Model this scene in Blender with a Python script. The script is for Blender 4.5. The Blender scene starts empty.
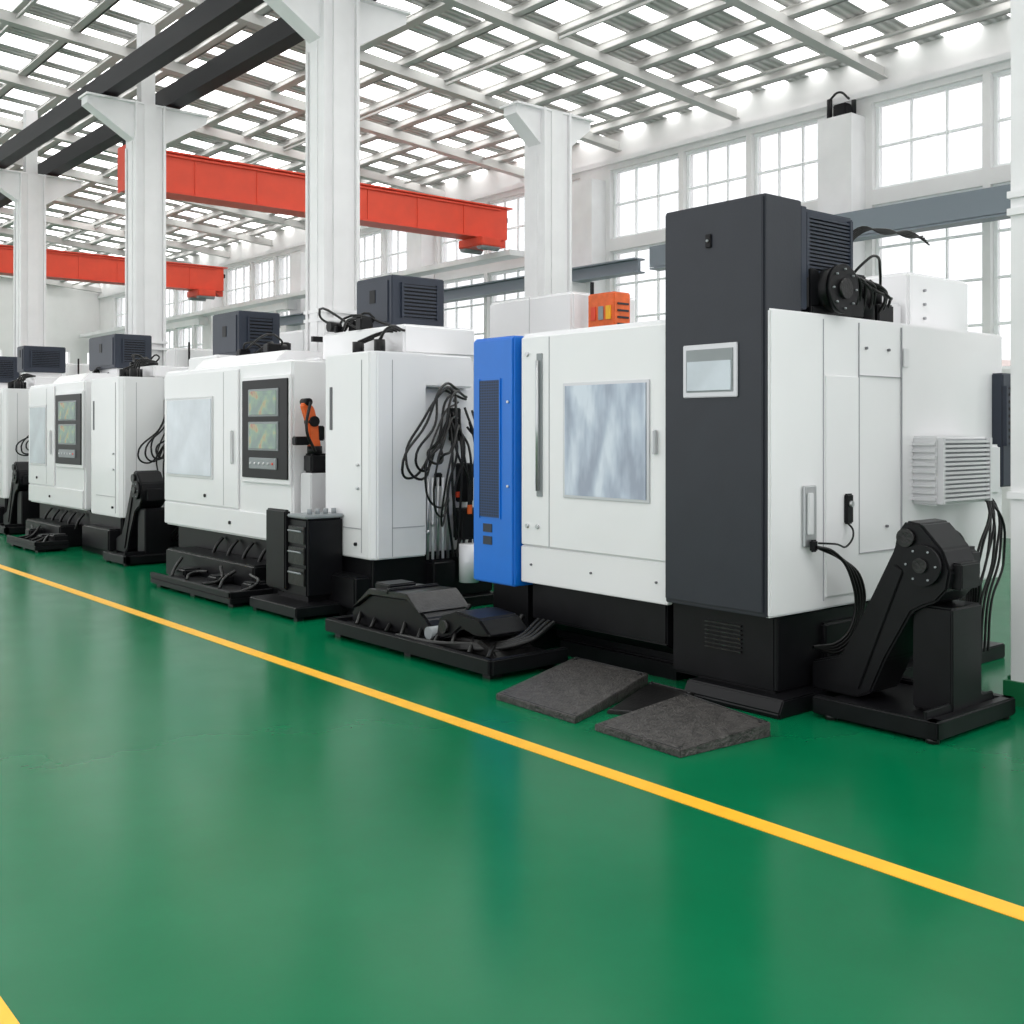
import bpy, bmesh, math, random
from mathutils import Vector, Matrix
random.seed(7)
S=bpy.context.scene
S.view_settings.view_transform='Standard'
S.view_settings.exposure=.13
COL=S.collection

# ---------------------------------------------------------------- materials
def mat(name,col,rough=.45,metal=0.,spec=.5,emis=None,estr=0.,noise=0.,nscale=6.,bump=0.,bscale=60.,coat=0.):
    m=bpy.data.materials.new(name); m.use_nodes=True
    nt=m.node_tree; b=nt.nodes['Principled BSDF']
    b.inputs['Base Color'].default_value=(*col,1); b.inputs['Roughness'].default_value=rough
    b.inputs['Metallic'].default_value=metal; b.inputs['Specular IOR Level'].default_value=spec
    b.inputs['Coat Weight'].default_value=coat; b.inputs['Coat Roughness'].default_value=.08
    if emis: 
        b.inputs['Emission Color'].default_value=(*emis,1); b.inputs['Emission Strength'].default_value=estr
    if noise or bump:
        tc=nt.nodes.new('ShaderNodeTexCoord')
        if noise:
            n=nt.nodes.new('ShaderNodeTexNoise'); n.inputs['Scale'].default_value=nscale; n.inputs['Detail'].default_value=5
            nt.links.new(tc.outputs['Object'],n.inputs['Vector'])
            mr=nt.nodes.new('ShaderNodeMapRange'); mr.inputs['To Min'].default_value=1-noise; mr.inputs['To Max'].default_value=1+noise
            mr.inputs['From Min'].default_value=.3; mr.inputs['From Max'].default_value=.7
            nt.links.new(n.outputs['Fac'],mr.inputs['Value'])
            mx=nt.nodes.new('ShaderNodeVectorMath'); mx.operation='SCALE'; mx.inputs[0].default_value=col
            nt.links.new(mr.outputs['Result'],mx.inputs['Scale']); nt.links.new(mx.outputs[0],b.inputs['Base Color'])
        if bump:
            n2=nt.nodes.new('ShaderNodeTexNoise'); n2.inputs['Scale'].default_value=bscale
            nt.links.new(tc.outputs['Object'],n2.inputs['Vector'])
            bp=nt.nodes.new('ShaderNodeBump'); bp.inputs['Strength'].default_value=bump; bp.inputs['Distance'].default_value=.01
            nt.links.new(n2.outputs['Fac'],bp.inputs['Height']); nt.links.new(bp.outputs[0],b.inputs['Normal'])
    return m
WHITE=mat('painted_white_steel',(.78,.775,.785),.22,noise=.015,nscale=2,coat=.4)
WHITE2=mat('painted_offwhite_steel',(.64,.64,.65),.35,noise=.03,nscale=3)
SEAM=mat('seam_gap',(.14,.14,.15),.7)
SEAML=mat('seam_soft',(.34,.34,.36),.6)
DARK=mat('charcoal_cabinet_paint',(.023,.026,.034),.40,spec=.35,noise=.06,nscale=5,bump=.04)
DARK2=mat('slate_blue_gray_paint',(.028,.035,.052),.4,spec=.35,noise=.05)
BLACK=mat('black_base_paint',(.0045,.0045,.0055),.38,spec=.22,noise=.25,nscale=8)
BLACKG=mat('black_rubber',(.004,.004,.004),.4,spec=.35)
OILY=mat('oily_black_steel',(.013,.0125,.0125),.28,metal=.3,noise=.5,nscale=14,bump=.2)
PLATE=mat('worn_tread_plate',(.060,.056,.053),.46,metal=.3,noise=.5,nscale=26,bump=.9,bscale=70)
BLUE=mat('blue_cabinet_paint',(.002,.150,.60),.35,noise=.03)
RED=mat('crane_orange_red_paint',(.72,.058,.020),.45,noise=.06,nscale=3)
ORANGE=mat('orange_paint',(.72,.12,.02),.45,noise=.15,nscale=12)
STEEL=mat('brushed_steel',(.50,.51,.52),.3,metal=.8)
GREYP=mat('grey_paint',(.25,.27,.28),.45,noise=.05)
BEAMG=mat('grey_beam_paint',(.20,.235,.27),.5)
BEAMD=mat('dark_runway_paint',(.006,.007,.010),.5,spec=.22)
COLW=mat('column_white_paint',(.79,.785,.79),.5,noise=.04,nscale=2.5)
WALLM=mat('wall_plaster_white',(.77,.765,.76),.8,noise=.04,nscale=1.2)
RAFT=mat('roof_steel_light_grey',(.49,.485,.47),.5)
FRAME=mat('window_frame_white',(.85,.87,.87),.5)
GREENP=mat('green_skirting',(.004,.13,.045),.5)
YEL=mat('yellow_floor_paint',(.82,.42,.012),.45,noise=.06,nscale=10)
WINB2=mat('door_window_pale_reflection',(.50,.55,.60),.1,spec=.7,noise=.14,nscale=2.5,coat=.5)  # opaque pane, pale sky reflection painted into the mottled base colour
SKYL=mat('emissive_skylight_sheet',(.9,.9,.9),.6,emis=(1,.995,.985),estr=3.7)  # opaque sheet, emission stands in for daylight passing through
BRICK=mat('distant_brick',(.78,.60,.55),.9,noise=.08)
def winb_mat():  # stretched noise ramp paints blue-grey reflections into the glass colour
    m=mat('door_window_painted_reflection',(.33,.38,.45),.06,spec=.8,coat=.7); nt=m.node_tree; b=nt.nodes['Principled BSDF']
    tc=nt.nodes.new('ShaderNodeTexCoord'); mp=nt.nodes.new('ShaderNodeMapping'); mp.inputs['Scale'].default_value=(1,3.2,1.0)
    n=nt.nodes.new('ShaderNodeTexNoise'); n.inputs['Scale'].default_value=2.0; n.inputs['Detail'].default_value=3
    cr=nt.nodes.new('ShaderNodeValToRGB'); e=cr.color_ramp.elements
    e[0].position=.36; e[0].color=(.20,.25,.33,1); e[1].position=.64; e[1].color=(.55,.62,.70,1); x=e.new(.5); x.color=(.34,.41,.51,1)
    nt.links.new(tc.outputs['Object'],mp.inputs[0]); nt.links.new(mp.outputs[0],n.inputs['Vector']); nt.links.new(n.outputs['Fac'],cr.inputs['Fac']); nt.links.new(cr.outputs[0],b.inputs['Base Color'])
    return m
WINB=winb_mat()
def roof_mat():
    m=mat('corrugated_roof_sheet',(.50,.51,.51),.5); nt=m.node_tree; b=nt.nodes['Principled BSDF']
    tc=nt.nodes.new('ShaderNodeTexCoord'); wv=nt.nodes.new('ShaderNodeTexWave'); wv.bands_direction='Y'; wv.inputs['Scale'].default_value=2.2
    nt.links.new(tc.outputs['Object'],wv.inputs['Vector'])
    bp=nt.nodes.new('ShaderNodeBump'); bp.inputs['Strength'].default_value=.9; bp.inputs['Distance'].default_value=.04
    nt.links.new(wv.outputs['Fac'],bp.inputs['Height']); nt.links.new(bp.outputs[0],b.inputs['Normal'])
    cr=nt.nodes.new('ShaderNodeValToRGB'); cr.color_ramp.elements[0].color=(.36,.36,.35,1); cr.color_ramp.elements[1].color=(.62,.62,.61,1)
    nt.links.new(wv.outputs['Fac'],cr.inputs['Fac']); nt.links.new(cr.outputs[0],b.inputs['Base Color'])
    return m
ROOFM=roof_mat()
def floor_mat():
    m=bpy.data.materials.new('green_epoxy_floor'); m.use_nodes=True; nt=m.node_tree; b=nt.nodes['Principled BSDF']
    tc=nt.nodes.new('ShaderNodeTexCoord')
    n=nt.nodes.new('ShaderNodeTexNoise'); n.inputs['Scale'].default_value=.9; n.inputs['Detail'].default_value=7; n.inputs['Roughness'].default_value=.65
    cr=nt.nodes.new('ShaderNodeValToRGB')
    cr.color_ramp.elements[0].position=.3; cr.color_ramp.elements[0].color=(.0,.108,.040,1)
    cr.color_ramp.elements[1].position=.72; cr.color_ramp.elements[1].color=(.001,.132,.052,1)
    nt.links.new(tc.outputs['Object'],n.inputs['Vector']); nt.links.new(n.outputs['Fac'],cr.inputs['Fac']); nt.links.new(cr.outputs[0],b.inputs['Base Color'])
    n2=nt.nodes.new('ShaderNodeTexNoise'); n2.inputs['Scale'].default_value=3; n2.inputs['Detail'].default_value=5
    mr=nt.nodes.new('ShaderNodeMapRange'); mr.inputs['To Min'].default_value=.16; mr.inputs['To Max'].default_value=.26
    nt.links.new(tc.outputs['Object'],n2.inputs['Vector']); nt.links.new(n2.outputs['Fac'],mr.inputs['Value']); nt.links.new(mr.outputs[0],b.inputs['Roughness'])
    b.inputs['Specular IOR Level'].default_value=.10
    return m
FLOOR=floor_mat()
def perf_mat(name,base,hole,scale):
    m=bpy.data.materials.new(name); m.use_nodes=True; nt=m.node_tree; b=nt.nodes['Principled BSDF']
    tc=nt.nodes.new('ShaderNodeTexCoord'); v=nt.nodes.new('ShaderNodeTexVoronoi'); v.inputs['Scale'].default_value=scale; v.inputs['Randomness'].default_value=0
    cr=nt.nodes.new('ShaderNodeValToRGB'); cr.color_ramp.elements[0].color=(*hole,1); cr.color_ramp.elements[0].position=.36
    cr.color_ramp.elements[1].color=(*base,1); cr.color_ramp.elements[1].position=.42
    nt.links.new(tc.outputs['Object'],v.inputs['Vector']); nt.links.new(v.outputs['Distance'],cr.inputs['Fac']); nt.links.new(cr.outputs[0],b.inputs['Base Color'])
    return m
PERF=perf_mat('perforated_dark_mesh',(.010,.04,.12),(.003,.006,.02),50)
def screen_mat(name,scale):
    m=bpy.data.materials.new(name); m.use_nodes=True; nt=m.node_tree; b=nt.nodes['Principled BSDF']
    tc=nt.nodes.new('ShaderNodeTexCoord'); v=nt.nodes.new('ShaderNodeTexNoise'); v.inputs['Scale'].default_value=scale; v.inputs['Detail'].default_value=2
    cr=nt.nodes.new('ShaderNodeValToRGB'); e=cr.color_ramp.elements
    e[0].position=.4; e[0].color=(.13,.19,.17,1); e[1].position=.56; e[1].color=(.17,.26,.18,1)
    x=e.new(.62); x.color=(.28,.27,.14,1); x=e.new(.72); x.color=(.30,.14,.09,1)
    nt.links.new(tc.outputs['Object'],v.inputs['Vector']); nt.links.new(v.outputs['Fac'],cr.inputs['Fac'])
    nt.links.new(cr.outputs[0],b.inputs['Base Color']); nt.links.new(cr.outputs[0],b.inputs['Emission Color']); b.inputs['Emission Strength'].default_value=.2
    b.inputs['Roughness'].default_value=.15
    return m
SCREEN=screen_mat('screen_display',7)
def glass_mat():
    m=bpy.data.materials.new('window_pane_glass'); m.use_nodes=True; nt=m.node_tree
    nt.nodes.remove(nt.nodes['Principled BSDF']); o=nt.nodes['Material Output']
    t=nt.nodes.new('ShaderNodeBsdfTransparent'); t.inputs[0].default_value=(.97,.98,1,1); g=nt.nodes.new('ShaderNodeBsdfTranslucent'); g.inputs['Color'].default_value=(1,1,1,1)
    mx=nt.nodes.new('ShaderNodeMixShader'); mx.inputs[0].default_value=.3
    nt.links.new(t.outputs[0],mx.inputs[1]); nt.links.new(g.outputs[0],mx.inputs[2]); nt.links.new(mx.outputs[0],o.inputs[0]); return m
GLASS=glass_mat()

# ---------------------------------------------------------------- builders
class G:
    def __init__(s,name,o=(0,0,0)):
        s.o=Vector(o); s.e=bpy.data.objects.new(name,None); s.e.location=s.o; s.e.empty_display_size=.3; COL.objects.link(s.e)
    def add(s,name,me,m,loc=None,rot=None):
        ob=bpy.data.objects.new(name,me); me.materials.append(m); ob.parent=s.e
        if loc is not None: ob.location=Vector(loc)-s.o
        if rot is not None: ob.rotation_euler=rot
        COL.objects.link(ob)
        return ob
    def box(s,name,x0,x1,y0,y1,z0,z1,m,bev=0.,rot=None):
        c=Vector(((x0+x1)/2,(y0+y1)/2,(z0+z1)/2)); me=boxmesh(abs(x1-x0),abs(y1-y0),abs(z1-z0),bev)
        return s.add(name,me,m,c,rot)
    def cyl(s,name,c,r,h,axis,m,seg=24,r2=None):
        bm=bmesh.new(); bmesh.ops.create_cone(bm,cap_ends=True,segments=seg,radius1=r,radius2=r if r2 is None else r2,depth=h)
        if axis=='x': bmesh.ops.rotate(bm,matrix=Matrix.Rotation(math.pi/2,3,'Y'),verts=bm.verts)
        if axis=='y': bmesh.ops.rotate(bm,matrix=Matrix.Rotation(math.pi/2,3,'X'),verts=bm.verts)
        me=bpy.data.meshes.new(name); bm.to_mesh(me); bm.free()
        ob=s.add(name,me,m,c)
        for p in me.polygons: p.use_smooth=len(p.vertices)==4
        return ob
    def prism(s,name,pts,a0,a1,axis,m,bev=0.):
        bm=bmesh.new(); P=lambda p,a:{'x':(a,p[0],p[1]),'y':(p[0],a,p[1]),'z':(p[0],p[1],a)}[axis]
        A=[bm.verts.new(Vector(P(p,a0))-s.o) for p in pts]; B=[bm.verts.new(Vector(P(p,a1))-s.o) for p in pts]
        bm.faces.new(A); bm.faces.new(B[::-1]); n=len(pts)
        for i in range(n): bm.faces.new((A[i],B[i],B[(i+1)%n],A[(i+1)%n]))
        bmesh.ops.recalc_face_normals(bm,faces=bm.faces)
        if bev: bmesh.ops.bevel(bm,geom=bm.edges[:],offset=bev,segments=2,affect='EDGES',clamp_overlap=True)
        me=bpy.data.meshes.new(name); bm.to_mesh(me); bm.free(); return s.add(name,me,m)
    def cable(s,name,pts,r,m=None):
        cu=bpy.data.curves.new(name,'CURVE'); cu.dimensions='3D'; cu.bevel_depth=r; cu.bevel_resolution=2; cu.resolution_u=7
        sp=cu.splines.new('BEZIER'); sp.bezier_points.add(len(pts)-1)
        for b,p in zip(sp.bezier_points,pts):
            b.co=Vector(p)-s.o; b.handle_left_type=b.handle_right_type='AUTO'
        ob=bpy.data.objects.new(name,cu); cu.materials.append(m or BLACKG); ob.parent=s.e; COL.objects.link(ob); return ob
def boxmesh(a,b,c,bev=0.):
    bm=bmesh.new(); bmesh.ops.create_cube(bm,size=1)
    bmesh.ops.scale(bm,vec=(a,b,c),verts=bm.verts)
    if bev: bmesh.ops.bevel(bm,geom=bm.edges[:],offset=min(bev,a*.3,b*.3,c*.3),segments=3,affect='EDGES')
    me=bpy.data.meshes.new('m'); bm.to_mesh(me); bm.free(); return me
def multibox(name,boxes,m):
    bm=bmesh.new()
    for (x0,x1,y0,y1,z0,z1) in boxes:
        r=bmesh.ops.create_cube(bm,size=1); v=r['verts']
        bmesh.ops.scale(bm,vec=(x1-x0,y1-y0,z1-z0),verts=v); bmesh.ops.translate(bm,vec=((x0+x1)/2,(y0+y1)/2,(z0+z1)/2),verts=v)
    me=bpy.data.meshes.new(name); bm.to_mesh(me); bm.free(); me.materials.append(m)
    ob=bpy.data.objects.new(name,me); COL.objects.link(ob); return ob

# ---------------------------------------------------------------- room shell
XW=16.0; YF=46.0
fl=multibox('floor',[(-6,16.3,-4,YF,-.1,0)],FLOOR)
for n,x in (('floor_line_marking',3.615),('floor_line_marking',.82)):
    multibox(n,[(x-.05,x+.05,-3,YF-1,.0,.003)],YEL)
def roofz(x): return 7.28+.0814*(16-x)
g=G('ceiling',(5,20,8.3))
op=[]; sk=[]
pitch=.92; x=-3.0
def quadmesh(name,quads,m,grp):
    bm=bmesh.new()
    for q in quads: bm.faces.new([bm.verts.new(Vector(p)-grp.o) for p in q])
    me=bpy.data.meshes.new(name); bm.to_mesh(me); bm.free(); return grp.add(name,me,m)
i=0
while x<16.3:
    x1=min(x+pitch,16.3); z0=roofz(x)+.42; z1=roofz(x1)+.42
    y=-4+ (0.35 if i%2 else 0)
    if i%2: op.append([(x,-4,z0),(x,y,z0),(x1,y,z1),(x1,-4,z1)])
    while y<YF:
        a=y+random.choice([.35,.5,.62,.75]); b=min(a+random.choice([.3,.42,.55]),YF)
        a=min(a,YF)
        sk.append([(x,y,z0),(x,a,z0),(x1,a,z1),(x1,y,z1)])
        if b>a: op.append([(x,a,z0-.02),(x,b,z0-.02),(x1,b,z1-.02),(x1,a,z1-.02)])
        y=b
    x=x1; i+=1
quadmesh('roof_sheets',op,ROOFM,g); quadmesh('skylight_sheets',sk,SKYL,g)
bm=bmesh.new()
def addbox(bm,x0,x1,y0,y1,z0,z1,o):
    v=bmesh.ops.create_cube(bm,size=1)['verts']; bmesh.ops.scale(bm,vec=(x1-x0,y1-y0,z1-z0),verts=v)
    bmesh.ops.translate(bm,vec=Vector(((x0+x1)/2,(y0+y1)/2,(z0+z1)/2))-o,verts=v)
x=-3.0
while x<16.2:
    z=roofz(x); addbox(bm,x-.015,x+.015,-4,YF,z+.2,z+.39,g.o); addbox(bm,x-.15,x+.03,-4,YF,z+.2,z+.22,g.o); addbox(bm,x-.03,x+.15,-4,YF,z+.37,z+.39,g.o); x+=pitch
me=bpy.data.meshes.new('purlins'); bm.to_mesh(me); bm.free(); g.add('purlins',me,RAFT)
yy=[.8+3.0*k for k in range(16)]
for k,y in enumerate(yy):
    g.prism('rafter_%d'%k,[(-3,roofz(-3)+.02),(16,roofz(16)+.02),(16,roofz(16)+.2),(-3,roofz(-3)+.2)],y-.02,y+.02,'y',RAFT)
    g.prism('rafter_flange_%d'%k,[(-3,roofz(-3)),(16,roofz(16)),(16,roofz(16)+.02),(-3,roofz(-3)+.02)],y-.09,y+.09,'y',RAFT)
for k in range(15):
    for xx in (2.,5.2,8.4,11.6,14.8):
        z=roofz(xx)+.12
        g.box('tie_%d'%k,xx-.02,xx+.02,yy[k]+.05,yy[k+1]-.05,z-.02,z+.02,RAFT)

# right wall with windows
WT=6.95
bx=[(XW,XW+.3,-4,YF,0,2.5),(XW,XW+.3,-4,YF,5.28,5.52),(XW,XW+.3,-4,YF,WT,7.72)]
bays=[]; prev=-4
for k in range(-2,6):
    p=10.45+6.05*k
    for a,b in ((.45,2.0),(2.12,3.62),(3.74,5.6)):
        a+=p;b+=p
        if a<-3.9 or b>YF-.2: continue
        bays.append((a,b))
        for (z0,z1) in ((2.5,5.28),(5.52,WT)): bx.append((XW,XW+.3,prev,a,z0,z1))
        prev=b
for (z0,z1) in ((2.5,5.28),(5.52,WT)): bx.append((XW,XW+.3,prev,YF,z0,z1))
multibox('wall_right',bx,WALLM)
wn=1
for (a,b) in bays:
    g=G('window_%d'%wn,(XW+.15,(a+b)/2,4)); wn+=1
    for (z0,z1,rws) in ((2.5,5.28,4),(5.52,WT,2)):
        g.box('frame_bottom',XW+.08,XW+.2,a,b,z0,z0+.05,FRAME); g.box('frame_top',XW+.08,XW+.2,a,b,z1-.05,z1,FRAME)
        for c in range(4):
            yc=a+.03+(b-a-.06)*c/3; w=.028 if c in(0,3) else .014
            g.box('mullion',XW+.1,XW+.15,yc-w,yc+w,z0+.05,z1-.05,FRAME)
        for r in range(1,rws):
            zc=z0+(z1-z0)*r/rws; g.box('transom',XW+.105,XW+.145,a,b,zc-.02,zc+.02,FRAME)
    me=bpy.data.meshes.new('pane'); me.from_pydata([Vector(p)-g.o for p in ((XW+.16,a,2.5),(XW+.16,b,2.5),(XW+.16,b,WT),(XW+.16,a,WT))],[],[(0,1,2,3)]); g.add('pane',me,GLASS)
pil=[]
PY=[4.4,10.45,16.5,22.55,28.6,34.65,40.7]
for y in PY: pil+= [(XW-.4,XW,y-.32,y+.32,0,6.75)]
multibox('trim_1',pil,COLW)
multibox('trim_2',[(XW-.10,XW,-4,YF,7.05,7.15)],COLW)
multibox('wall_back',[(-6,XW,YF,YF+.3,0,3.0),(-6,XW,YF,YF+.3,4.8,9.6)]+[(-6+2.6*k,-6+2.6*k+.7,YF,YF+.3,3,4.8) for k in range(9)],WALLM)
g=G('brick_building',(32,10,0))
g.box('facade',30,36,-14,4,-.1,4.6,BRICK); g.box('facade_wing',30,36,15,24,-.1,3.6,BRICK); g.box('parapet',29.8,36.2,-14.2,4.2,4.6,4.9,WALLM)
for k in range(7): g.box('facade_window',29.95,30.0,-12+2.2*k,-11+2.2*k,2.6,3.9,GREYP)
multibox('outside_ground',[(16.3,60,-30,70,-.2,-.1)],mat('concrete_yard',(.5,.5,.48),.9,noise=.1))

# ---------------------------------------------------------------- crane runways
def ibeam(g,name,x,y0,y1,z0,z1,w,m):
    g.box(name+'_web',x-.03,x+.03,y0,y1,z0+.03,z1-.03,m); g.box(name+'_top_flange',x-w/2,x+w/2,y0,y1,z1-.03,z1,m); g.box(name+'_bottom_flange',x-w/2,x+w/2,y0,y1,z0,z0+.03,m)
for xb in (6.0,7.0):
    g=G('crane_runway_beam',(xb,20,6.9)); ibeam(g,'beam',xb,2,YF-.2,6.72,7.02,.24,BEAMD); g.box('side_plate',xb-.12,xb-.09,2,YF-.2,6.75,6.99,BEAMD)
    g.box('rail',xb-.03,xb+.03,2,YF-.2,7.02,7.08,BEAMD)
g=G('wall_runway_beam',(15.3,12,4.9)); ibeam(g,'beam',15.35,-3,14.2,4.62,5.05,.3,BEAMG); g.box('beam_side',15.2,15.22,-3,14.2,4.66,5.02,BEAMG)
ibeam(g,'beam_far',15.35,14.6,30,4.62,4.9,.3,BEAMG)
for y in PY[:5]: g.box('corbel',15.2,15.6,y-.15,y+.15,4.3,4.62,COLW)

# columns
def column(x,y,h,top,s=.22,cap=.95,fl=.34):
    g=G('steel_column',(x,y,0))
    g.box('shaft',x-s+.02,x+s-.02,y-.17,y+.17,0,h,COLW,.008)
    for sx in (-1,1): g.box('flange',x+sx*s-.02,x+sx*s+.02,y-.21,y+.21,0,h,COLW)
    g.box('cover_plate',x-.1,x+.1,y-.19,y-.16,0,h,COLW); g.box('cover_plate_front',x-s-.035,x-s-.02,y-.08,y+.08,0,h-.6,COLW)
    for z in (1.2,2.85,2.95): g.box('tie_plate',x-s-.04,x+s+.04,y-.225,y+.225,z,z+.04,COLW)
    g.prism('bracket',[(x-s,h-fl-.25),(x-cap,h-.14),(x-cap,h),(x+cap,h),(x+cap,h-.14),(x+s,h-fl-.25)],y-.13,y+.13,'y',COLW)
    g.box('bracket_plate',x-cap-.03,x+cap+.03,y-.19,y+.19,h-.03,h,COLW)
    if top: g.box('head_post',x-.11,x+.11,y-.1,y+.1,h,top,COLW)
    g.box('green_skirt',x-s-.045,x+s+.045,y-.245,y+.245,.0,.14,GREENP)
    return g
for y in (11.2,16.9,22.9,28.9,34.9,40.9): 
    g=column(6.6,y,6.68,7.95)
    g.cable('conduit',[(6.34,y+.14,0.2),(6.34,y+.14,3),(6.34,y+.14,6)],.02,COLW)
    g.box('sensor_bracket',6.2,6.38,y-.25,y-.2,2.6,2.66,BLACK)
g=column(6.60,2.84,6.68,7.95,s=.25)
g.box('side_cover',6.36,6.84,2.61,3.07,0.14,6,COLW,.008); g.cable('conduit',[(6.33,2.76,0.2),(6.33,2.76,3),(6.33,2.76,6)],.018,COLW); g.box('skirt_cover',6.35,6.85,2.60,3.08,0,.16,GREENP)
column(10.02,11.25,5.95,None,cap=.68,fl=.25,s=.23)
g=G('junction_equipment',(15.75,10.45,6.9)); g.box('box',15.7,15.9,10.3,10.55,6.75,6.98,BLACK,.02); g.cyl('insulator',(15.78,10.66,6.93),.045,.36,'z',BLACK); g.cyl('insulator_2',(15.78,10.2,6.88),.04,.24,'z',BLACK); g.cable('lead',[(15.78,10.66,7.1),(15.8,10.5,7.2),(15.8,10.3,7.05)],.02)

def crane(y,x0,x1):
    g=G('overhead_crane',((x0+x1)/2,y,6.1))
    g.box('girder',x0,x1,y-.2,y+.2,5.80,6.48,RED,.01); g.box('top_flange',x0,x1+.1,y-.26,y+.26,6.48,6.51,RED); g.box('bottom_flange',x0,x1-.1,y-.26,y+.26,5.77,5.80,RED)
    g.box('end_truck',x1-.9,x1-.35,y-.42,y+.42,5.58,5.77,RED,.02); g.prism('end_gusset',[(x1-.3,5.8),(x1-.1,5.64),(x1+.02,5.64),(x1+.02,5.8)],y-.1,y+.1,'y',RED)
    for s in(-.3,.3): g.cyl('wheel',(x1-.62,y+s,5.6),.1,.5,'x',GREYP)
    g.box('hanger',x0,x0+.12,y-.1,y+.1,6.51,6.72,BEAMD); g.box('end_plate',x0-.02,x0,y-.27,y+.27,5.75,6.53,RED)
    for k in range(1,7): xx=x0+(x1-x0)*k/7; g.box('splice_plate',xx-.015,xx+.015,y-.215,y-.2,5.8,6.48,RED)
    g.box('buffer',x1+.0,x1+.1,y-.1,y+.1,6.2,6.32,BLACK,.01); g.box('festoon_rail',x0+.2,x1-.2,y-.24,y-.21,6.42,6.45,RED)
crane(18.9,7.0,15.45); crane(31.2,7.0,14.5)
g=G('crane_rail_ledge',(15.35,27,5.5)); g.box('ledge',15.1,15.55,18.2,YF-.2,5.38,5.5,COLW)
for y in PY[3:]: g.box('ledge_bracket',15.3,15.6,y-.1,y+.1,5.1,5.38,COLW)

# ---------------------------------------------------------------- machine parts
def louver(g,x0,x1,y,z0,z1,n,mf,ms,dep=.02):
    g.box('louver_back',x0,x1,y-dep*.2,y,z0,z1,ms)
    h=(z1-z0)/n
    for k in range(n):
        g.box('slat',x0+.01,x1-.01,y-dep,y-dep*.2,z0+h*k+h*.2,z0+h*k+h*.75,mf)
    g.box('louver_frame',x0-.015,x0+.01,y-dep-.005,y,z0-.01,z1+.01,mf); g.box('louver_frame',x1-.01,x1+.015,y-dep-.005,y,z0-.01,z1+.01,mf)
def headbox(g,x0,x1,y0,y1,z0,z1):
    g.box('head_box',x0,x1,y0,y1,z0,z1,DARK2,.012)
    g.box('head_front_panel',x0-.012,x0,y0+.06,y1-.06,z0+.05,z1-.05,DARK2,.004)
    g.box('head_port',x0-.018,x0-.01,(y0+y1)/2-.05,(y0+y1)/2+.05,z0+.25,z0+.38,BLACK)
    louver(g,x0+.12,x1-.1,y0-.004,z0+.1,z1-.08,9,DARK2,BLACK,dep=.015)
def clutter(g,x0,x1,y0,y1,z,n,seed):
    r=random.Random(seed)
    for k in range(n):
        x=r.uniform(x0,x1); y=r.uniform(y0,y1); s=r.uniform(.04,.085)
        if k%2: g.cyl('motor',(x,y,z+s),s*.8,s*2,'xyz'[k%3],BLACK if k%4 else GREYP,16)
        else: g.box('valve_block',x-s,x+s,y-s*.7,y+s*.7,z,z+s*1.6,BLACK,.01)
        g.cable('hose',[(x,y,z+s),(x+r.uniform(-.1,.1),y+r.uniform(-.15,.15),z+r.uniform(.1,.2)),(r.uniform(x0,x1),r.uniform(y0,y1),z+.02)],.012)
def tray(g,x0,x1,y0,y1,seed,n=4):
    r=random.Random(seed)
    g.box('tray',x0,x1,y0,y1,.03,.09,BLACK,.01); g.box('tray_lip',x0,x0+.04,y0,y1,.09,.14,BLACK,.005); g.box('tray_lip_2',x0,x1,y0,y0+.04,.09,.14,BLACK,.005)
    for yy_ in (y0+.1,(y0+y1)/2,y1-.1): g.box('foot',x0+.05,x0+.15,yy_-.05,yy_+.05,0,.03,BLACK)
    for k in range(n):
        y=y0+(y1-y0)*(k+.3)/n; g.cable('floor_hose',[(x0+.12,y,.11),(x0+.3,y+r.uniform(-.1,.3),.14+r.random()*.06),(x1-.05,y+r.uniform(0,.4),.16+r.random()*.15)],.017)
        if k%2==0: g.box('pump',x0+.25,x0+.45,y,y+.2,.09,.09+r.uniform(.08,.16),BLACK,.02)

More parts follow.
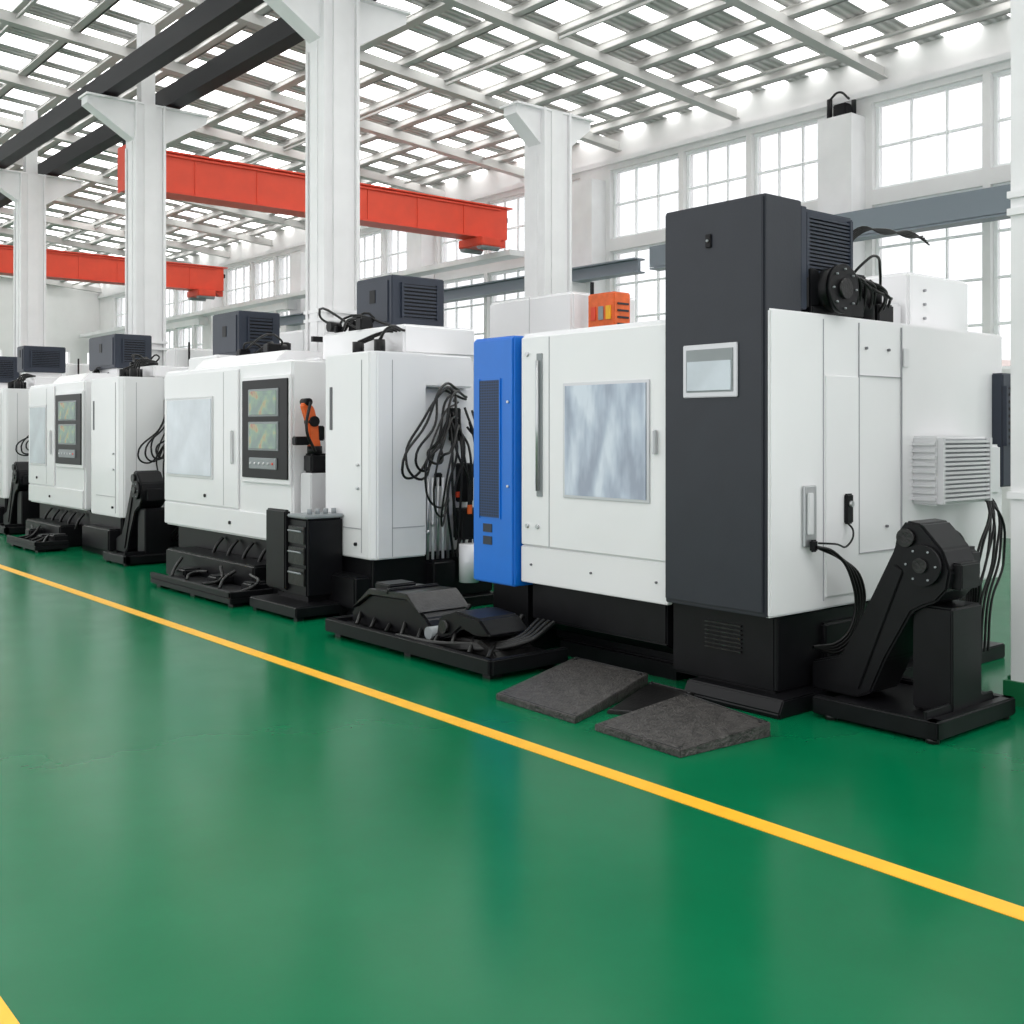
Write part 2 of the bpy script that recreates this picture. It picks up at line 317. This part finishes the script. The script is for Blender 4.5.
def door_machine(y0,yp,y1,depth=1.3,seed=1,name='machining_center',head=None):
    g=G(name,(5.6,(y0+y1)/2,0)); X=5.0
    g.box('enclosure_front',X,X+.6,y0,y1,.52,2.27,WHITE,.02)
    g.box('enclosure_rear',X+.6,X+depth,y0+.55,y1-.02,.5,2.34,WHITE,.02)
    g.prism('roof_hood',[(X+.25,2.27),(X+.4,2.42),(X+depth-.1,2.42),(X+depth-.1,2.27)],yp-.1,y1-.15,'y',WHITE,.012)
    g.box('door',X-.02,X,yp+.12,y1-.03,.8,2.22,WHITE,.006)
    g.box('lower_skirt',X-.02,X,y0+.03,y1-.03,.54,.785,WHITE,.006)
    wy0=yp+(y1-yp)*.36; wy1=y1-.14
    g.box('window_bezel',X-.03,X-.018,wy0-.03,wy1+.03,1.08,1.96,WHITE2,.006); g.box('window_glass',X-.036,X-.028,wy0,wy1,1.11,1.93,WINB2)
    g.box('door_seam',X-.022,X-.018,yp+.45,yp+.457,.82,2.2,SEAML)
    g.box('door_handle',X-.05,X-.02,yp+.22,yp+.25,1.25,1.6,WHITE2,.01)
    g.cyl('lock',(X-.025,yp+.3,.65),.018,.02,'x',BLACK,12); g.cyl('lock',(X-.025,yp+.9,.9),.018,.02,'x',BLACK,12)
    g.box('panel_housing',X-.03,X,y0+.0,yp+.02,1.08,2.13,WHITE,.008)
    g.box('panel_face',X-.045,X-.028,y0+.02,yp-.02,1.13,2.09,BLACK,.008)
    a=y0+.22; b=yp-.2
    for (z0,z1) in ((1.75,1.98),(1.42,1.66)):
        g.box('screen_bezel',X-.053,X-.04,a-.03,b+.03,z0-.02,z1+.02,GREYP,.004); g.box('screen',X-.058,X-.05,a,b,z0,z1,SCREEN)
    g.box('keypad',X-.06,X-.04,a,b,1.22,1.33,GREYP,.008)
    for k in range(6): g.cyl('key',(X-.063,a+.06+(b-a-.1)*k/5,1.275),.012,.01,'x',(RED if k==0 else WHITE2),10)
    g.box('base',X+.12,X+depth-.05,y0+.1,y1-.08,.12,.52,BLACK,.02); g.box('plinth',X+.15,X+depth-.1,y0+.15,y1-.15,0,.12,BLACK)
    g.box('coolant_tank',X-.2,X+.12,y0+.4,y1-.5,.0,.3,BLACK,.02)
    for k in range(5): g.cable('base_pipe',[(X+.1,y0+.3+.35*k,.46),(X+.04,y0+.32+.35*k,.38),(X+.0,y0+.36+.35*k,.25)],.018)
    tray(g,4.35,4.78,y0-.05,y1-1.2,seed,5)
    if head: headbox(g,*head); g.box('head_pedestal',head[0]+.05,head[1]-.05,head[2]+.05,head[3]-.1,2.3,head[4],WHITE)
    clutter(g,5.65,6.1,y1-1.2,y1-.2,2.42,6,seed)
    for k in range(3): g.box('side_lamp',X+.4,X+.44,y0-.02,y0,1.4+.1*k,1.45+.1*k,BLACK)
    return g
def body_machine(y0,y1,yr,seed,head=None,top=2.56,depth=1.4):
    g=G('machining_center',(5.5,(y0+y1)/2,0)); X=5.0
    g.prism('tower',[(X,y0+.05),(X+.05,y0),(X+.56,y0),(X+.58,y1),(X,y1)],.5,2.27,'z',WHITE,.012)
    g.box('tower_rear',X+.58,X+depth,y0+.4,yr,.5,2.27,WHITE,.02)
    g.box('tower_upper',X+.54,X+1.08,y0+.02,y0+.42,1.98,2.265,WHITE,.012)
    g.box('upper_housing',X+.58,X+depth,y0+.38,yr,2.29,top,WHITE,.02)
    g.box('panel_strip',X-.006,X,y1-.13,y1-.09,1.6,1.98,SEAM); g.box('front_seam',X-.004,X,y0+.16,y0+.168,.55,2.2,SEAML); g.box('door_seam',X-.004,X,y0+.17,y1-.2,.75,.758,SEAML)
    g.box('side_seam',X+.2,X+.206,y0-.003,y0,.52,2.2,SEAML); g.box('side_seam_h',X+.2,X+.54,y0-.003,y0,.76,.766,SEAML)
    g.box('base',X+.03,X+depth-.05,y0+.05,yr-.05,.1,.52,BLACK,.02); g.box('plinth',X-.05,X+depth,y0,yr,0,.1,BLACK,.01)
    g.box('base_step',X-.12,X+.05,y0+.08,y1,.08,.36,BLACK,.02)
    g.cyl('lock',(X-.01,y0+.25,.62),.015,.02,'x',BLACK,12)
    for z in (1.1,1.3): g.cyl('lock',(X-.01,y0+.22,z),.013,.02,'x',STEEL,12)
    r=random.Random(seed)
    g.box('hose_manifold',X+.60,X+1.1,y0+.12,y0+.40,.5,1.98,WHITE,.01)
    g.box('manifold_plate',X+.88,X+.98,y0+.05,y0+.12,1.5,1.8,BLACK,.01); g.box('manifold_plate_2',X+.96,X+1.1,y0+.02,y0+.12,.95,1.3,BLACK,.01)
    g.box('manifold_plate_3',X+.72,X+.78,y0+.06,y0+.12,1.1,1.22,BLACK,.01)
    j=lambda a:r.uniform(-a,a)
    for k in range(6):
        q=.034*k
        g.cable('hose',[(X+.98+j(.08),y0+.08,1.96-.02*k),(X+.62+q*.9+j(.03),y0-.10-j(.06),1.98-q*.7),(X+.42+q*1.2+j(.03),y0-.2+j(.06),1.64-q+j(.1)),(X+.13+q*2.4,y0-.22+j(.06),1.27+q*.9+j(.05)),(X+.30+q*1.6,y0-.18+j(.05),1.18+q*.9+j(.03)),(X+.52+q,y0-.1+j(.04),1.40+q*.8),(X+.80+q*.5,y0+.08,1.62+q+j(.1))],.0115)
    for k in range(3):
        g.cable('loose_loop',[(X+.95,y0+.06,1.85-.14*k),(X+.58+.06*k,y0-.2-.03*k,1.7-.05*k),(X+.38+.08*k,y0-.25,1.08-.1*k),(X+.62,y0-.15,.93-.08*k),(X+.85,y0+.05,1.15)],.0095)
    for k in range(11):
        x=X+.82+.028*k; g.cable('hose_drop',[(x,y0+.05,1.85-r.random()*.3),(x+j(.08),y0-.05,1.45),(x+j(.10),y0-.06,1.05),(x+j(.06),y0-.02,.45+r.random()*.2)],.0115)
    for k in range(5): g.cyl('coolant_pipe',(X+.60+.055*k,y0+.04,.82),.013,.72,'z',WHITE if k%2 else STEEL,12); g.cyl('pipe_union',(X+.60+.055*k,y0+.04,.7+.07*k),.02,.04,'z',STEEL,10)
    g.box('solenoid_block',X+.9,X+1.14,y0-.06,y0+.08,.62,.9,BLACK,.015); g.box('orange_tag',X+.96,X+1.0,y0-.08,y0-.06,.85,.93,ORANGE); g.box('red_tag',X+.86,X+.9,y0-.04,y0-.02,1.0,1.05,RED)
    g.cyl('filter_can',(X+.95,y0-.1,.42),.09,.34,'z',WHITE); g.box('pump_block',X+.6,X+.85,y0-.05,y0+.1,.1,.45,BLACK,.02)
    if head: headbox(g,*head); g.box('head_pedestal',head[0]+.05,head[1]-.05,head[2]+.05,head[3]-.05,top,head[4],WHITE)
    clutter(g,5.6,5.9,y1+.1,yr-.1,top,6,seed+1)
    for k in range(6): g.cyl('head_motor',(5.3+.08*(k%3),y0+.35+.12*k,2.33),.05,.14,'z',BLACK,14); g.cable('head_hose',[(5.3+.08*(k%3),y0+.35+.12*k,2.4),(5.35+.06*k,y0+.3+.1*k,2.5),(5.6,y0+.4+.05*k,2.5)],.012)
    return g
def conveyor(y,x0,x1,sc=1.,ys=.88,xr=.4):
    g=G('chip_conveyor',((x0+x1)/2,y-.4,0)); f=lambda p:(y-p[0]*ys,p[1]*sc)
    prof=[(-.12,.10),(-.12,.26),(.10,.32),(.22,.5),(.48,.95),(.50,1.04),(.56,1.11),(.66,1.10),(.80,.97),(.85,.86),(.83,.76),(.76,.69),(.68,.66),(.60,.62),(.42,.34),(.32,.14),(.22,.10)]
    g.prism('casing',[f(p) for p in prof],x0,x1,'x',BLACK,.012)
    inn=[(.0,.15),(.0,.22),(.13,.27),(.26,.48),(.49,.87),(.55,.84),(.36,.42),(.24,.15)]
    g.prism('side_plate',[f(p) for p in inn],x0-.012,x0,'x',BLACK,.004)
    cy,cz=f((.68,.88))
    g.cyl('drive_cover',(x0-.015,cy,cz),.11*sc,.03,'x',BLACK,28); g.cyl('drive_hub',(x0-.035,cy,cz),.04*sc,.025,'x',OILY,20)
    for a in range(6): g.cyl('bolt',(x0-.032,cy+.085*sc*math.cos(a*1.047),cz+.085*sc*math.sin(a*1.047)),.006,.01,'x',GREYP,8)
    cy,cz=f((.57,1.02)); g.cyl('tensioner',(x0-.012,cy,cz),.05*sc,.024,'x',OILY,20)
    a,b=f((.60,.55)),f((.84,.66))
    g.box('post',x0+.04,x1+.06,b[0],a[0]+.02,.1,.66*sc,BLACK,.012)
    g.box('gear_motor',x1,x1+.14,y-.7*sc,y-.52*sc,.78*sc,.96*sc,BLACK,.03); g.box('belt_cover',x0+.05,x1-.05,f((.87,0))[0]-.02,f((.8,0))[0],.76,.9,BLACK,.01)
    yn=y-.80*sc; xe=x1+xr
    g.box('frame_front',x0-.22,x0-.15,yn,y-.05,.02,.12,BLACK,.01); g.box('frame_near',x0-.22,xe,yn,yn+.07,.02,.12,BLACK,.01)
    g.box('frame_back',xe-.07,xe,yn,y-.05,.02,.12,BLACK,.01); g.box('frame_plate',x0-.2,xe-.02,yn+.03,y-.08,.05,.09,BLACK)
    for xx in (x0-.18,xe-.05):
        for yq in (yn+.05,y-.15): g.cyl('foot',(xx,yq,.015),.035,.03,'z',OILY,12)
    g.box('bucket_wall',x0-.2,x1+.2,yn+.07,yn+.09,.1,.16,BLACK,.005)
    for k in range(6): g.cable('cable',[(x1+.1,y-.6*sc,.85*sc),(x1+.25+.04*k,y-.60*sc+.03*k,.82-.03*k),(x1+.34+.02*k,y-.55+.02*k,.55),(x1+.2+.03*k,y-.42,.3-.02*k),(x1+.28,y-.25,.2)],.009)
    return g

# ---------------------------------------------------------------- big machine
g=G('large_machining_center',(6.3,4.85,0)); YN=3.78; YB=5.92
g.prism('enclosure',[(5.005,YN-.014),(5.38,YN-.02),(7.72,YN),(7.72,YB),(5.03,YB)],.55,2.28,'z',WHITE,.012)
g.box('front_sill',5.01,5.06,4.53,YB-.005,.53,.785,WHITE,.006)
g.box('door',5.0,5.055,4.53,YB-.02,.795,2.25,WHITE,.006)
g.box('door_seam',4.997,5.0,5.60,5.606,.8,2.24,SEAML)
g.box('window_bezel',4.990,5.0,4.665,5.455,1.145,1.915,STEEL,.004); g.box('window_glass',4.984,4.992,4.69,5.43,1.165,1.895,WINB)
g.box('handle_slot',4.993,5.0,5.67,5.73,1.14,2.13,GREYP,.003); g.cyl('handle_bar',(4.975,5.70,1.63),.012,.9,'z',STEEL,12)
g.box('door_handle',4.965,5.0,4.60,4.625,1.45,1.60,STEEL,.006)
for p in ((5.83,.93),(5.72,.93),(5.83,2.13)): g.cyl('lock',(4.995,p[0],p[1]),.015,.02,'x',STEEL,14)
for yy_ in (5.8,5.2,4.62): g.cyl('screw',(5.005,yy_,.66),.008,.012,'x',SEAM,8)
g.box('control_cabinet',4.985,5.32,YN+.0,4.525,.555,2.92,DARK,.006)
g.box('cabinet_door',4.968,4.985,YN+.012,4.513,.58,2.905,DARK,.004)
g.box('cabinet_window_frame',4.955,4.97,3.955,4.36,1.79,2.10,STEEL,.006); g.box('cabinet_window',4.95,4.957,3.985,4.33,1.82,2.07,GREYP); g.box('cabinet_window_pane',4.946,4.951,3.995,4.32,1.83,2.0,WINB2)
g.box('cabinet_lock',4.955,4.968,4.15,4.19,2.66,2.74,BLACK,.005); g.cyl('cabinet_key',(4.952,4.17,2.7),.008,.012,'x',GREYP,10)
g.box('grille_tower',5.34,5.92,YN+.05,4.45,2.36,2.9,DARK2,.012); g.box('grille_tower_leg',5.34,5.92,4.05,4.45,2.27,2.5,DARK2)
louver(g,5.42,5.86,YN+.048,2.50,2.86,16,DARK2,BLACK,dep=.02)
g.box('grille_panel_trim',5.34,5.40,YN+.02,YN+.06,2.3,2.9,DARK2,.005)
g.cyl('spindle_motor',(5.62,3.82,2.43),.13,.24,'y',BLACK,32); g.cyl('motor_rim',(5.62,3.71,2.43),.145,.03,'y',BLACK,32); g.cyl('motor_cap',(5.62,3.69,2.43),.06,.03,'y',OILY,20)
for a in range(8): g.cyl('rim_bolt',(5.62+.115*math.cos(a*.785),3.69,2.43+.115*math.sin(a*.785)),.006,.015,'y',GREYP,8)
g.box('motor_mount',5.42,5.84,3.78,4.05,2.27,2.33,BLACK,.01); g.box('motor_block',5.40,5.52,3.79,3.95,2.3,2.56,BLACK,.02)
g.box('motor_box',5.80,6.0,3.80,4.05,2.28,2.48,BLACK,.015); g.cyl('pump',(6.12,3.90,2.38),.08,.2,'z',BLACK,20); g.cyl('pump_cap',(6.12,3.90,2.5),.05,.05,'z',OILY,16)
g.box('valve',6.2,6.38,3.83,4.0,2.28,2.40,BLACK,.01); g.cyl('valve_knob',(6.28,3.9,2.45),.04,.12,'z',BLACK,14); g.box('junction',5.9,6.05,3.82,3.95,2.48,2.56,BLACK,.01)
rr=random.Random(9)
for k in range(8):
    g.cable('top_hose',[(5.60+.06*k,3.78,2.52),(5.74+.06*k+rr.uniform(-.03,.03),3.74,2.57-.02*k+rr.uniform(-.03,.03)),(5.87+.06*k,3.79+rr.uniform(-.03,.03),2.42),(5.98+.05*k,3.88,2.3)],.010)
for k in range(5): g.cable('antenna_cable',[(5.9,3.9,2.66+.014*k),(5.98,3.84,2.80+.012*k),(6.22,3.8,2.865-.008*k),(6.5,3.79,2.84+.010*k),(6.64+.02*k,3.78,2.865-.012*k)],.0055)
g.cable('arc_cable',[(5.93,3.9,2.5),(5.97,3.8,2.62),(6.08,3.78,2.68),(6.25,3.85,2.60),(6.32,3.9,2.4)],.009)
g.box('rear_housing',7.1,7.95,4.15,4.95,2.28,2.72,WHITE,.02); g.box('rear_housing_low',6.45,7.1,4.2,5.2,2.28,2.5,WHITE2,.02)
for z in (2.4,2.5,2.6): g.cyl('housing_bolt',(7.3,4.14,z),.010,.02,'y',SEAML,8)
s=YN-.022
for x0,x1,z0,z1 in ((5.5,5.504,.6,2.25),(5.87,5.874,.85,2.25),(6.35,6.354,.6,2.25),(5.87,6.35,1.93,1.934),(5.87,6.35,.85,.854)):
    g.box('panel_seam',x0,x1,s-.002,s+.02,z0,z1,SEAML)
g.box('panel_door',5.52,5.86,s-.006,s+.01,.62,1.92,WHITE,.003)
g.box('silver_plate',5.29,5.41,s-.02,s,.93,1.28,STEEL,.01); g.box('silver_latch',5.31,5.36,s-.035,s-.02,1.0,1.24,WHITE2,.008); g.box('connector',5.33,5.38,s-.05,s-.02,.9,.97,BLACK,.01)
g.box('black_switch',5.70,5.77,s-.03,s,1.04,1.22,BLACK,.01); g.cyl('switch_knob',(5.735,s-.035,1.16),.018,.02,'y',STEEL,14)
for p in ((6.18,1.0),(6.2,2.1),(5.95,2.1)): g.cyl('side_bolt',(p[0],s,p[1]),.009,.015,'y',SEAM,8)
g.box('hinge_plate',6.36,6.42,s-.01,s,2.0,2.12,WHITE2,.004); g.box('hinge_plate',6.36,6.42,s-.01,s,.75,.87,WHITE2,.004)
g.box('cooler_body',6.50,7.14,3.60,YN,1.12,1.56,WHITE2,.012); louver(g,6.52,7.12,3.598,1.14,1.54,14,WHITE2,GREYP,dep=.03)
for k in range(9): g.box('front_fin',6.485,6.50,3.61,3.77,1.15+.044*k,1.17+.044*k,WHITE2)
g.box('rear_dark_panel',7.56,7.72,3.70,3.79,1.2,2.0,DARK2,.01); louver(g,7.58,7.70,3.699,1.5,1.9,8,DARK2,BLACK)
g.box('side_duct',7.2,7.5,3.68,3.77,1.15,1.5,WHITE2,.02)
rr=random.Random(3)
for k in range(8): g.cable('side_hose',[(7.14,3.70,1.42-.04*k),(7.2+rr.uniform(-.05,.05),3.60,1.1),(6.98+.05*k,3.58,.8+rr.uniform(-.1,.1)),(6.85+.05*k,3.60,.45),(6.8+.05*k,3.6,.12)],.009)
g.cable('big_loop',[(6.5,s-.02,.75),(6.7,s-.12,.95),(6.9,s-.14,.8),(6.85,s-.12,.5),(6.6,s-.1,.45)],.011); g.cable('big_loop_2',[(6.4,s-.02,.62),(6.6,s-.12,.82),(6.95,s-.14,.7),(7.0,s-.12,.3),(6.7,s-.1,.15)],.011)
for k in range(4):
    g.cable('power_cable',[(5.36,s-.05,.93),(5.45+.025*k,s-.10,.9-.015*k),(5.60+.03*k,s-.13,.72),(5.63+.025*k,s-.12,.5),(5.52,s-.1,.38-.02*k),(5.33,s-.05,.36)],.010)
g.cable('power_cable_thin',[(5.38,s-.05,.95),(5.5,s-.08,.94),(5.66,s-.06,.92),(5.73,s-.05,1.0),(5.70,s-.03,1.05)],.006)
g.box('base_front',5.3,7.6,4.6,5.88,.10,.55,BLACK,.02); g.box('base_side',5.12,7.5,YN+.03,4.6,.1,.55,BLACK,.02)
g.prism('base_foot',[(5.04,.1),(5.0,.03),(5.0,0),(7.6,0),(7.6,.1)],YN-.08,4.4,'y',BLACK,.008)
g.box('base_foot_front',5.28,7.5,4.7,5.8,0,.1,BLACK); g.prism('splash_skirt',[(5.3,.54),(5.1,.54),(5.1,.26),(5.3,.16)],4.62,5.9,'y',BLACK,.01)
for k in range(7): g.box('base_louver',5.105,5.12,4.05,4.32,.3+.025*k,.31+.025*k,OILY)
g.box('base_lower_block',5.55,6.3,YN-.0,YN+.05,.12,.46,BLACK,.02)

# blue cabinet
g=G('blue_electrical_cabinet',(5.25,6.2,0))
g.box('body',4.975,5.62,5.945,6.41,.49,2.27,BLUE,.010); g.box('door',4.962,4.975,5.955,6.40,.50,2.25,BLUE,.004)
g.box('perforated_panel',4.955,4.963,6.09,6.32,.97,1.96,PERF); g.box('panel_frame_l',4.952,4.963,6.08,6.09,.96,1.97,BLUE); g.box('panel_frame_r',4.952,4.963,6.32,6.33,.96,1.97,BLUE)
g.box('label',4.957,4.963,6.18,6.28,.86,.92,DARK2); g.box('label_2',4.957,4.963,6.18,6.28,.77,.83,DARK2); g.box('support_leg',5.15,5.5,6.0,6.4,0,.49,BLACK)
for z in (1.2,1.8): g.cyl('latch',(4.96,6.0,z),.010,.015,'x',STEEL,10)

conveyor(3.68,5.42,5.72,1.0,xr=.32)
def plate(pts,zs,m=PLATE):
    """sloped ramp plate: pts corners, zs top heights"""
    cx=sum(p[0] for p in pts)/4; cy=sum(p[1] for p in pts)/4
    g=G('steel_tread_plate',(cx,cy,0)); bm=bmesh.new()
    B=[bm.verts.new((p[0]-cx,p[1]-cy,0)) for p in pts]; T=[bm.verts.new((p[0]-cx,p[1]-cy,z)) for p,z in zip(pts,zs)]
    bm.faces.new(B); bm.faces.new(T[::-1])
    for i in range(4): bm.faces.new((B[i],T[i],T[(i+1)%4],B[(i+1)%4]))
    bmesh.ops.recalc_face_normals(bm,faces=bm.faces); bmesh.ops.bevel(bm,geom=bm.edges[:],offset=.004,segments=2,affect='EDGES',clamp_overlap=True)
    me=bpy.data.meshes.new('plate'); bm.to_mesh(me); bm.free(); g.add('plate',me,m)
    # raised border strips
    for i in (0,2):
        a=Vector(pts[i]); b=Vector(pts[(i+1)%4]); za,zb=zs[i],zs[(i+1)%4]; c=Vector((cx,cy))
        a2=a.lerp(c,.05); b2=b.lerp(c,.05)
        g.cable('edge_bead',[(a2.x,a2.y,za+.001),(b2.x,b2.y,zb+.001)],.005,OILY)
    for p,z in zip(pts,zs):
        q=Vector(p).lerp(Vector((cx,cy)),.12); g.cyl('bolt_head',(q.x,q.y,z+.001),.012,.010,'z',OILY,10)
    return g
plate([(4.09,5.06),(4.08,4.36),(5.0,4.68),(5.0,5.34)],(.035,.035,.09,.09))
plate([(4.07,4.20),(4.05,3.58),(4.70,3.53),(4.84,4.24)],(.035,.035,.075,.075))
plate([(4.36,4.40),(4.46,4.25),(4.97,4.28),(4.98,4.64)],(.02,.02,.05,.05),OILY)

# low conveyor / tray
g=G('coolant_tray_unit',(4.7,6.4,0))
g.box('tray',4.35,4.98,5.45,7.45,.04,.1,BLACK,.01); g.box('lip_front',4.33,4.38,5.43,7.47,.04,.14,BLACK,.008); g.box('lip_near',4.35,5.0,5.41,5.46,.04,.14,BLACK,.008); g.box('lip_far',4.35,5.0,7.44,7.48,.04,.14,BLACK,.008)
for yy_ in (5.5,6.4,7.35): g.box('foot',4.4,4.5,yy_,yy_+.08,0,.04,OILY)
g.prism('folded_cover',[(7.35,.1),(7.35,.2),(7.05,.36),(6.55,.38),(6.35,.26),(6.2,.12)],4.5,4.9,'x',BLACK,.015)
g.prism('cover_plate',[(7.3,.23),(7.06,.40),(6.56,.42),(6.4,.30),(6.56,.38),(7.05,.36)],4.47,4.93,'x',OILY,.004)
g.box('cover_rib',4.47,4.93,6.78,6.82,.38,.43,BLACK,.008); g.box('cover_box',4.55,4.8,6.9,7.1,.36,.44,BLACK,.01)
g.prism('jaw_upper',[(6.25,.12),(6.2,.3),(6.0,.36),(5.75,.34),(5.62,.24),(5.8,.22),(5.95,.25),(6.05,.18)],4.5,4.85,'x',BLACK,.015)
g.prism('jaw_lower',[(6.1,.1),(6.0,.18),(5.75,.2),(5.6,.15),(5.55,.1)],4.5,4.85,'x',OILY,.01)
g.cyl('jaw_pivot',(4.49,6.12,.24),.045,.04,'x',OILY,20); g.cyl('roller',(4.62,6.3,.17),.045,.28,'x',GREYP,20)
g.box('grey_filter',4.55,4.70,6.28,6.4,.1,.2,GREYP,.01); g.box('red_valve',4.42,4.45,5.95,5.99,.12,.16,RED,.005)
for k in range(9):
    yb=5.55+.2*k; g.cable('hose',[(4.42,yb,.12),(4.55,yb+.1,.17+.02*(k%3)),(4.8,yb+.25,.17),(4.97,yb+.3,.3)],.017)
for k in range(4): g.cable('long_hose',[(4.95,5.5+.05*k,.3),(4.7,5.5+.04*k,.2),(4.44,5.9,.13+.01*k),(4.42,6.6,.12)],.017)

# the row
body_machine(7.84,8.62,9.68,11,head=(5.98,6.62,9.02,9.68,2.62,3.13),top=2.56)
door_machine(9.22,10.2,12.23,seed=21)
g=G('machine_head_unit',(6.2,12.5,0)); g.box('housing',5.65,6.3,12.26,13.1,.4,2.5,WHITE,.02); headbox(g,5.95,6.5,12.3,13.05,2.5,3.05); g.box('plinth',5.75,6.25,12.3,13.0,0,.4,BLACK)
body_machine(13.64,14.70,14.9,12,top=2.45,depth=1.25)
door_machine(14.95,16.05,17.40,seed=23,head=(5.75,6.3,15.9,17.0,2.5,3.0))
conveyor(13.55,4.95,5.25,1.0)
conveyor(18.5,4.95,5.25,1.0)
body_machine(18.75,19.8,20.2,14,top=2.5,head=(5.6,6.3,19.8,20.2,2.6,3.05))
door_machine(20.5,21.5,23.6,seed=25,head=(5.7,6.2,22.2,23.2,2.5,3.0))
body_machine(25,26.2,26.8,15); door_machine(27.3,28.3,30.5,seed=27); body_machine(32,33.2,34,16)

g=G('tool_cabinet',(4.85,8.55,0))
g.box('body',4.64,5.0,8.30,8.76,.16,.84,BLACK,.02); g.box('side_box',4.60,4.66,8.62,8.98,.2,.90,BLACK,.015); g.box('side_box_back',4.66,4.78,8.78,8.96,.2,.8,BLACK,.015)
for k in range(3):
    z=.26+.18*k; g.box('drawer',4.62,4.64,8.32,8.6,z,z+.15,OILY,.008); g.cyl('drawer_handle',(4.605,8.46,z+.11),.008,.22,'y',GREYP,10)
g.box('top_tray',4.62,5.0,8.29,8.62,.84,.87,GREYP,.01)
for k in range(4): g.cyl('bottle',(4.72+.08*k,8.4,.89),.022,.05,'z',GREYP,12)
g.box('base_frame',4.45,5.0,8.15,9.0,.03,.12,BLACK,.01)
for (a,b) in ((4.48,8.18),(4.48,8.92),(4.92,8.18),(4.92,8.92)): g.box('foot',a,a+.06,b,b+.06,0,.03,BLACK)
g.box('riser',4.68,4.98,8.35,8.9,.12,.16,BLACK)
g=G('orange_robot_arm',(5.15,9.05,0))
g.box('bench',5.05,5.35,8.96,9.16,0,1.2,WHITE2,.01); g.box('pedestal',5.06,5.28,8.97,9.13,1.2,1.38,BLACK,.02); g.cyl('base_joint',(5.14,9.05,1.41),.07,.08,'z',BLACK)
g.prism('lower_arm',[(5.08,1.43),(5.19,1.43),(5.16,1.68),(5.05,1.68)],9.01,9.09,'y',ORANGE,.012); g.cyl('elbow',(5.11,9.05,1.68),.05,.12,'y',BLACK)
g.prism('upper_arm',[(5.05,1.68),(5.15,1.68),(5.12,1.80),(5.04,1.88),(5.0,1.83)],9.01,9.09,'y',ORANGE,.01); g.cyl('wrist',(5.05,9.05,1.86),.035,.12,'y',BLACK)
g.box('gripper',4.92,5.07,9.01,9.09,1.46,1.54,BLACK,.01); g.box('cable_box',5.16,5.22,9.0,9.1,1.5,1.64,BLACK,.01); g.cable('arm_cable',[(5.1,8.97,1.4),(5.0,8.95,1.6),(5.05,8.97,1.86)],.014)

def back_machine(y0,y1,x0=7.95,h=2.6,top=3.1):
    g=G('rear_machining_center',(x0+1,(y0+y1)/2,0))
    g.box('enclosure',x0,x0+1.6,y0,y1,.5,h,WHITE,.03); g.box('base',x0+.1,x0+1.5,y0+.1,y1-.1,0,.5,BLACK)
    g.box('upper_box',x0+.1,x0+1.1,y0+.2,y1-.5,h,top,WHITE,.03); g.box('seam',x0+.09,x0+.1,y0+.9,y0+.905,h,top,WHITE2)
    g.box('window',x0-.01,x0,y0+.3,y1-.6,1.2,2.1,WINB2); g.cyl('duct',(x0+.6,y1-.3,h+.15),.12,.3,'z',GREYP)
    g.box('lamp_mast',x0+.3,x0+.33,y0+.1,y0+.13,h,top+.1,BLACK)
    return g
back_machine(8.45,10.6); back_machine(13.6,16.0); back_machine(19,21.5); back_machine(25,28)
back_machine(5.0,7.7,x0=8.3,h=2.4,top=2.75)
g=G('orange_control_box',(8.1,8.1,0)); g.box('stand',8.0,8.25,7.92,8.25,0,2.62,WHITE2,.01); g.box('box',7.97,8.22,7.94,8.33,2.62,3.02,ORANGE,.015)
for k in range(3): g.box('box_label',7.96,7.97,7.98+.11*k,8.05+.11*k,2.74,2.88,(YEL,GREYP,RED)[k])
for k in range(4): g.box('box_vent',8.02,8.18,7.93,7.94,2.68+.07*k,2.70+.07*k,DARK)

# ---------------------------------------------------------------- light
w=bpy.data.worlds.new('world'); S.world=w; w.use_nodes=True
w.node_tree.nodes['Background'].inputs[0].default_value=(.975,.985,1,1); w.node_tree.nodes['Background'].inputs[1].default_value=1.35

# ---------------------------------------------------------------- camera
cam=bpy.data.cameras.new('camera'); co=bpy.data.objects.new('camera',cam); COL.objects.link(co)
co.location=(0,0,1.6); co.rotation_euler=(math.pi/2,0,-math.radians(39.8))
cam.sensor_width=36; cam.lens=36*1096/1024; cam.shift_y=-82/1024; cam.clip_end=300
S.camera=co
